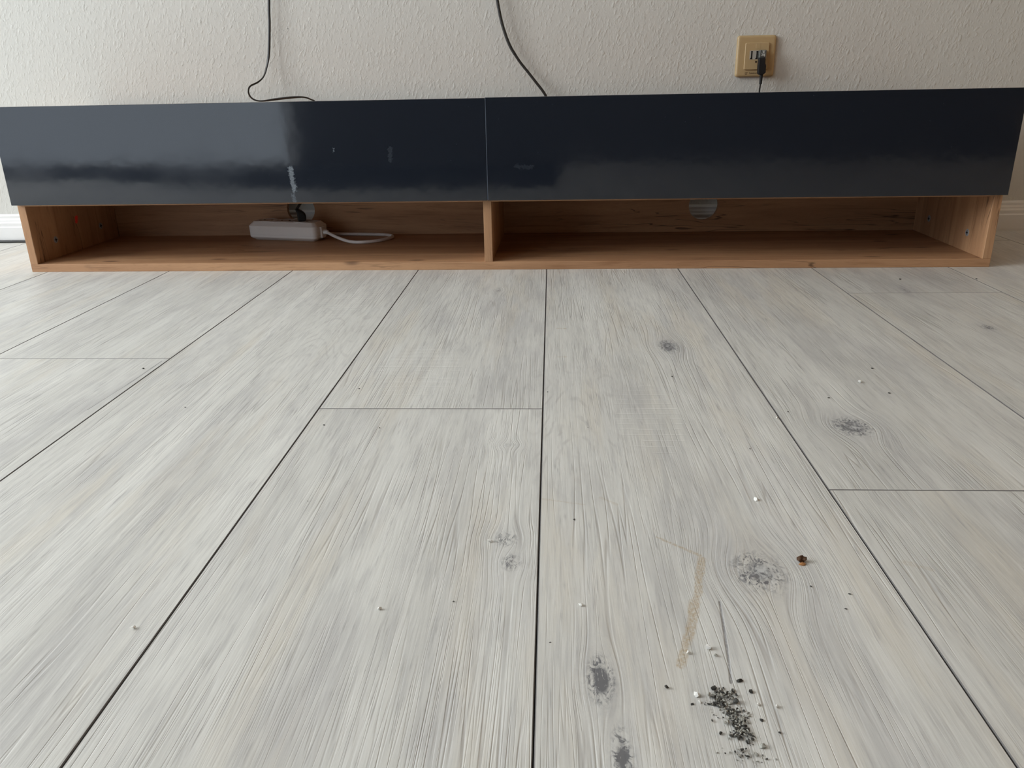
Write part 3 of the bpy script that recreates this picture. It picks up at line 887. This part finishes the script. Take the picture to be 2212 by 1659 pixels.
def text_mesh(body, size, shear=0.0):
    cu = bpy.data.curves.new('t', 'FONT'); cu.body = body; cu.size = size; cu.shear = shear; cu.extrude = .00006
    o = bpy.data.objects.new('t', cu); COL.objects.link(o); bpy.context.view_layer.update()
    me = bpy.data.meshes.new_from_object(o.evaluated_get(bpy.context.evaluated_depsgraph_get()))
    bpy.data.objects.remove(o); bpy.data.curves.remove(cu); me.materials.clear()
    return me


me = text_mesh('Telekom', .0052, 0.25)
me.transform(D_ @ Matrix.Translation((-.0130, -.0350, .0089)))
link('lettering', me, M_PRINT, sock)
# post horn emblem: bell, coil and tassels
pts = [(-.0160, -.0318, 0), (-.0172, -.0314, 0), (-.0186, -.0316, 0), (-.0200, -.0322, 0), (-.0206, -.0334, 0), (-.0198, -.0345, 0), (-.0184, -.0348, 0),
       (-.0170, -.0345, 0), (-.0165, -.0335, 0), (-.0170, -.0326, 0), (-.0186, -.0322, 0), (-.0206, -.0316, 0)]
me = tube_mesh('emblem', pts, .00048, .0001, [Zv] * len(pts), n=5, seg=6)
bm = bmesh.new(); bm.from_mesh(me)
bm2 = prism_bm([(-.0168, -.0320), (-.0152, -.0312), (-.0152, -.0330)], .0001, 'z'); t = bpy.data.meshes.new('t'); bm2.to_mesh(t); bm2.free(); bm.from_mesh(t)
bm2 = prism_bm([(-.0196, -.0352), (-.0208, -.0358), (-.0158, -.0358), (-.0168, -.0350)], .0001, 'z'); t = bpy.data.meshes.new('t'); bm2.to_mesh(t); bm2.free(); bm.from_mesh(t)
bm.transform(D_ @ Matrix.Translation((0, 0, .0089)))
link('emblem', bm_mesh('emblem', bm), M_PRINT, sock)

# telephone plug with its thin cable
tp = empty('telephone_cable', (SX, 0, SZ), 0)
tag(tp, 'black telephone plug in the yellowed wall socket with its thin cable dropping behind the cabinet', 'cable')


def ap(dx, dz, d):   # point that stands d in front of the wall where the line of sight to wall point (dx, dz) passes
    k = (abs(CAM.y) - d) / (abs(CAM.y) - 0.008)
    return ((SX + dx) * k + 0.0 - SX, CAM.z + (SZ + dz - CAM.z) * k - SZ)


def outline(pts, d): return [ap(a, b, d) for a, b in pts]


d = .024
bm = prism_bm(outline([(.0060, -.0035), (.0190, -.0035), (.0196, -.0070), (.0200, -.0160), (.0218, -.0172), (.0222, -.0330), (.0195, -.0350), (.0178, -.0365),
                       (.0110, -.0375), (.0085, -.0360), (.0062, -.0345), (.0055, -.0200)], d), .012, 'y', .0016, 2)
bm.transform(Matrix.Translation((0, -.030, 0)))
link('plug_body', bm_mesh('plug_body', bm), M_BLACK, tp)
bm = prism_bm(outline([(.0070, .0115), (.0205, .0118), (.0200, -.0035), (.0065, -.0040)], d), .0145, 'y', .0008, 1)
bm.transform(Matrix.Translation((0, -.0270, 0)))
head = link('plug_head', bm_mesh('plug_head', bm), M_HEAD, tp); head['label'] = 'smoky see-through plug head'
bm = bmesh.new()
for (a0, a1, b0, b1) in ((.0125, .0190, .0090, .0104), (.0146, .0168, .0062, .0092), (.0108, .0192, .0050, .0062), (.0122, .0190, .0022, .0034),
                         (.0108, .0168, .0004, .0014), (.0172, .0190, -.0010, .0024)):
    (x0, z0), (x1, z1) = ap(a0, b0, .027), ap(a1, b1, .027)
    box_bm(x0, x1, -.0276, -.0268, z0, z1, bm=bm)
pn = link('contact', bm_mesh('contact', bm), M_PIN, tp); pn.location -= head.location; pn.parent = head
# tapered strain relief and cable
rings = []
for dz, r, d_ in ((-.0360, .0036, .024), (-.0400, .0034, .024), (-.0480, .0031, .0235), (-.0555, .0029, .023), (-.0560, .0018, .023)):
    x, z = ap(.0148 - (abs(dz) - .036) * .02, dz, d_)
    rings.append([(x + r * math.cos(2 * math.pi * k / 14), -d_ + r * math.sin(2 * math.pi * k / 14), z) for k in range(14)])
link('strain_relief', bm_mesh('strain_relief', loft_bm(rings)), M_BLACK, tp)
pts = []
for dz, d_ in ((-.0550, .023), (-.0620, .022), (-.0720, .020)):
    x, z = ap(.0143 - (abs(dz) - .055) * .05, dz, d_); pts.append((x, -d_, z))
x = pts[-1][0]
pts += [(x - .001, -.020, -.13), (x - .002, -.022, -.22), (x - .004, -.024, -.34), (x - .010, -.026, -SZ + .004)]
link('cable', tube_mesh('cable', pts, .0017, n=8), M_RUBBER, tp)


# ------------------------------------------------------------------ crumbs on the floor
def crumb_bm(size, seed, flat=0.55, elong=1.0, sub=1, jit=0.45):
    r = random.Random(seed); bm = bmesh.new()
    bmesh.ops.create_icosphere(bm, subdivisions=sub, radius=size / 2)
    sx, sy = r.uniform(.75, 1.15) * elong, r.uniform(.7, 1.0)
    for v in bm.verts:
        k = 1 + r.uniform(-jit, jit)
        v.co = Vector((v.co.x * sx * k, v.co.y * sy * k, v.co.z * flat * k))
    bm.transform(Matrix.Rotation(r.uniform(0, 6.28), 4, 'Z'))
    zmin = min(v.co.z for v in bm.verts)
    bmesh.ops.translate(bm, verts=bm.verts, vec=(0, 0, -zmin))
    return bm


def crumb(name, px, npx, mat, label, cat, seed, flat=.55, elong=1.0, group=None, sub=1, jit=.45):
    p = on_floor(px)
    size = npx * (p - CAM).length / FPX
    me = bm_mesh(name, crumb_bm(size, seed, flat, elong, sub, jit))
    o = bpy.data.objects.new(name, me); COL.objects.link(o); me.materials.append(mat)
    o.location = p
    tag(o, label, cat, group); return o


WG, DG = 'white plaster crumbs on the floor', 'dark grit grains around the dirt pile'
white = [((1531, 1402), 14, 'largest white plaster chip, just above the dirt pile'),
         ((1487, 1412), 10, 'white plaster chip beside the lower end of the tan streak'),
         ((1506, 1503), 15, 'jagged white plaster crumb touching the left of the dirt pile'),
         ((1512, 1518), 7, 'small white crumb below the jagged one left of the dirt pile'),
         ((1255, 1309), 9, 'white plaster crumb right of the long middle joint, above the dark oval knot'),
         ((1057, 1171), 10, 'white plaster crumb beside the double knot left of the middle joint'),
         ((1634, 1080), 10, 'white plaster crumb on the middle board above the largest knot'),
         ((1858, 827), 8, 'white plaster crumb on the right boards, farthest from the camera'),
         ((1678, 905), 7, 'white plaster crumb on the long joint left of the wide knot'),
         ((820, 1317), 10, 'white plaster crumb on the board left of the middle joint, in its lower half'),
         ((289, 1358), 10, 'leftmost white plaster crumb, beside the slanting joint'),
         ((1678, 1528), 9, 'round white crumb right of the dirt pile'),
         ((1638, 1523), 8, 'pale crumb between the dirt pile and the round white crumb')]
for i, (px, n, lab) in enumerate(white):
    crumb('plaster_crumb', px, n, M_CRUMBW, lab, 'crumb', 100 + i, .6, 1.1, WG)
darkg = [((1439, 1487), 12, 'pointed dark grain far left of the dirt pile'),
         ((1495, 1522), 7, 'round black grain left of the dirt pile, beside the white crumbs'),
         ((1597, 1472), 10, 'black grain above the dirt pile'),
         ((1622, 1496), 9, 'dark grain above right of the dirt pile'),
         ((1545, 1366 + 51), 9, 'flat grey flake below the largest white chip'),
         ((1541, 1489), 11, 'brown-grey grain at the top left edge of the dirt pile'),
         ((1590, 1519), 15, 'largest black grain, on the right edge of the dirt pile'),
         ((1556, 1586), 8, 'round dark grain left of the lower dirt pile'),
         ((1646, 1613), 13, 'grey grain right below the dirt pile'),
         ((1602, 1622), 9, 'black grain under the lower end of the dirt pile'),
         ((1626, 1600), 9, 'brown grain touching the lower right end of the dirt pile'),
         ((1645, 1556), 7, 'small dark sliver right of the lower dirt pile'),
         ((1684, 1584), 6, 'tiny dark splinter farthest right of the dirt pile')]
for i, (px, n, lab) in enumerate(darkg):
    crumb('dirt_grain', px, n, M_CRUMBB if i not in (4, 8) else M_CRUMBG, lab, 'dirt', 200 + i, .6, 1.25, DG)
lf = crumb('dried_flake', (1731, 1213), 16, M_LEAF, 'dark brown dried plant flake with an orange tip, right of the largest knot', 'debris', 301, .7, .9, None, 2, .55)
me = bm_mesh('flake_tip', crumb_bm(.0042, 303, .4, 1.3)); o = bpy.data.objects.new('flake_tip', me); COL.objects.link(o); me.materials.append(M_LEAF2)
pt = on_floor((1733, 1220)); o.location = pt - lf.location; o.parent = lf
o['label'] = 'pale orange tip'

# the pile itself: hundreds of grains nobody could count
cl = [((1562, 1503), 26, 13, 150), ((1556, 1520), 22, 9, 90), ((1580, 1540), 20, 11, 110), ((1592, 1556), 22, 11, 110), ((1598, 1570), 16, 8, 80), ((1603, 1586), 22, 9, 120),
      ((1590, 1590), 10, 5, 20), ((1625, 1600), 14, 10, 10), ((1600, 1630), 36, 24, 40), ((1540, 1545), 30, 30, 12), ((1640, 1640), 30, 14, 12)]
bmB, bmG = bmesh.new(), bmesh.new()
r2 = random.Random(11)
for (cx, cy), sx, sy, n in cl:
    for k in range(n):
        px = (cx + r2.gauss(0, sx * .5), cy + r2.gauss(0, sy * .5))
        p = on_floor(px); sz = r2.choice((1.6, 2, 2, 2.5, 3, 3.5, 4, 6)) * (p - CAM).length / FPX
        q = crumb_bm(sz, r2.random(), .7, r2.uniform(1, 1.8), 1)
        q.transform(Matrix.Translation(p + Vector((0, 0, r2.uniform(0, .0006)))))
        t = bpy.data.meshes.new('t'); q.to_mesh(t); q.free()
        (bmB if r2.random() < .46 else bmG).from_mesh(t); bpy.data.meshes.remove(t)
pile = empty('dirt_pile', on_floor((1580, 1545)))
tag(pile, 'small dark pile of grey and black crumbled dirt on the floor near the camera', 'dirt')
for nm, b, m_ in (('black_grit', bmB, M_CRUMBB), ('grey_grit', bmG, M_CRUMBG)):
    o = link(nm, bm_mesh(nm, b), m_); o.location -= pile.location; o.parent = pile; o['kind'] = 'stuff'

# dark specks scattered over the boards
specks = [(2109, 603), (1702, 890), (1921, 850), (1790, 860), (1883, 796), (1827, 1316), (1752, 1268), (1188, 1388), (1240, 1122), (1183, 847), (1270, 924), (820, 925),
          (776, 840), (700, 919), (665, 1083), (310, 797), (1452, 814), (1620, 970), (1835, 1284), (1945, 604), (400, 880), (1240, 1123), (980, 1300)]
b = bmesh.new()
for i, px in enumerate(specks):
    p = on_floor(px); sz = (2.5 + 3 * r2.random()) * (p - CAM).length / FPX
    q = crumb_bm(sz, i + 900, .5, 1.4); q.transform(Matrix.Translation(p))
    t = bpy.data.meshes.new('t'); q.to_mesh(t); q.free(); b.from_mesh(t); bpy.data.meshes.remove(t)
o = link('dust_specks', bm_mesh('dust_specks', b), M_CRUMBB)
o['kind'] = 'stuff'; tag(o, 'scattered tiny dark dust specks all over the pale floor boards', 'dust')
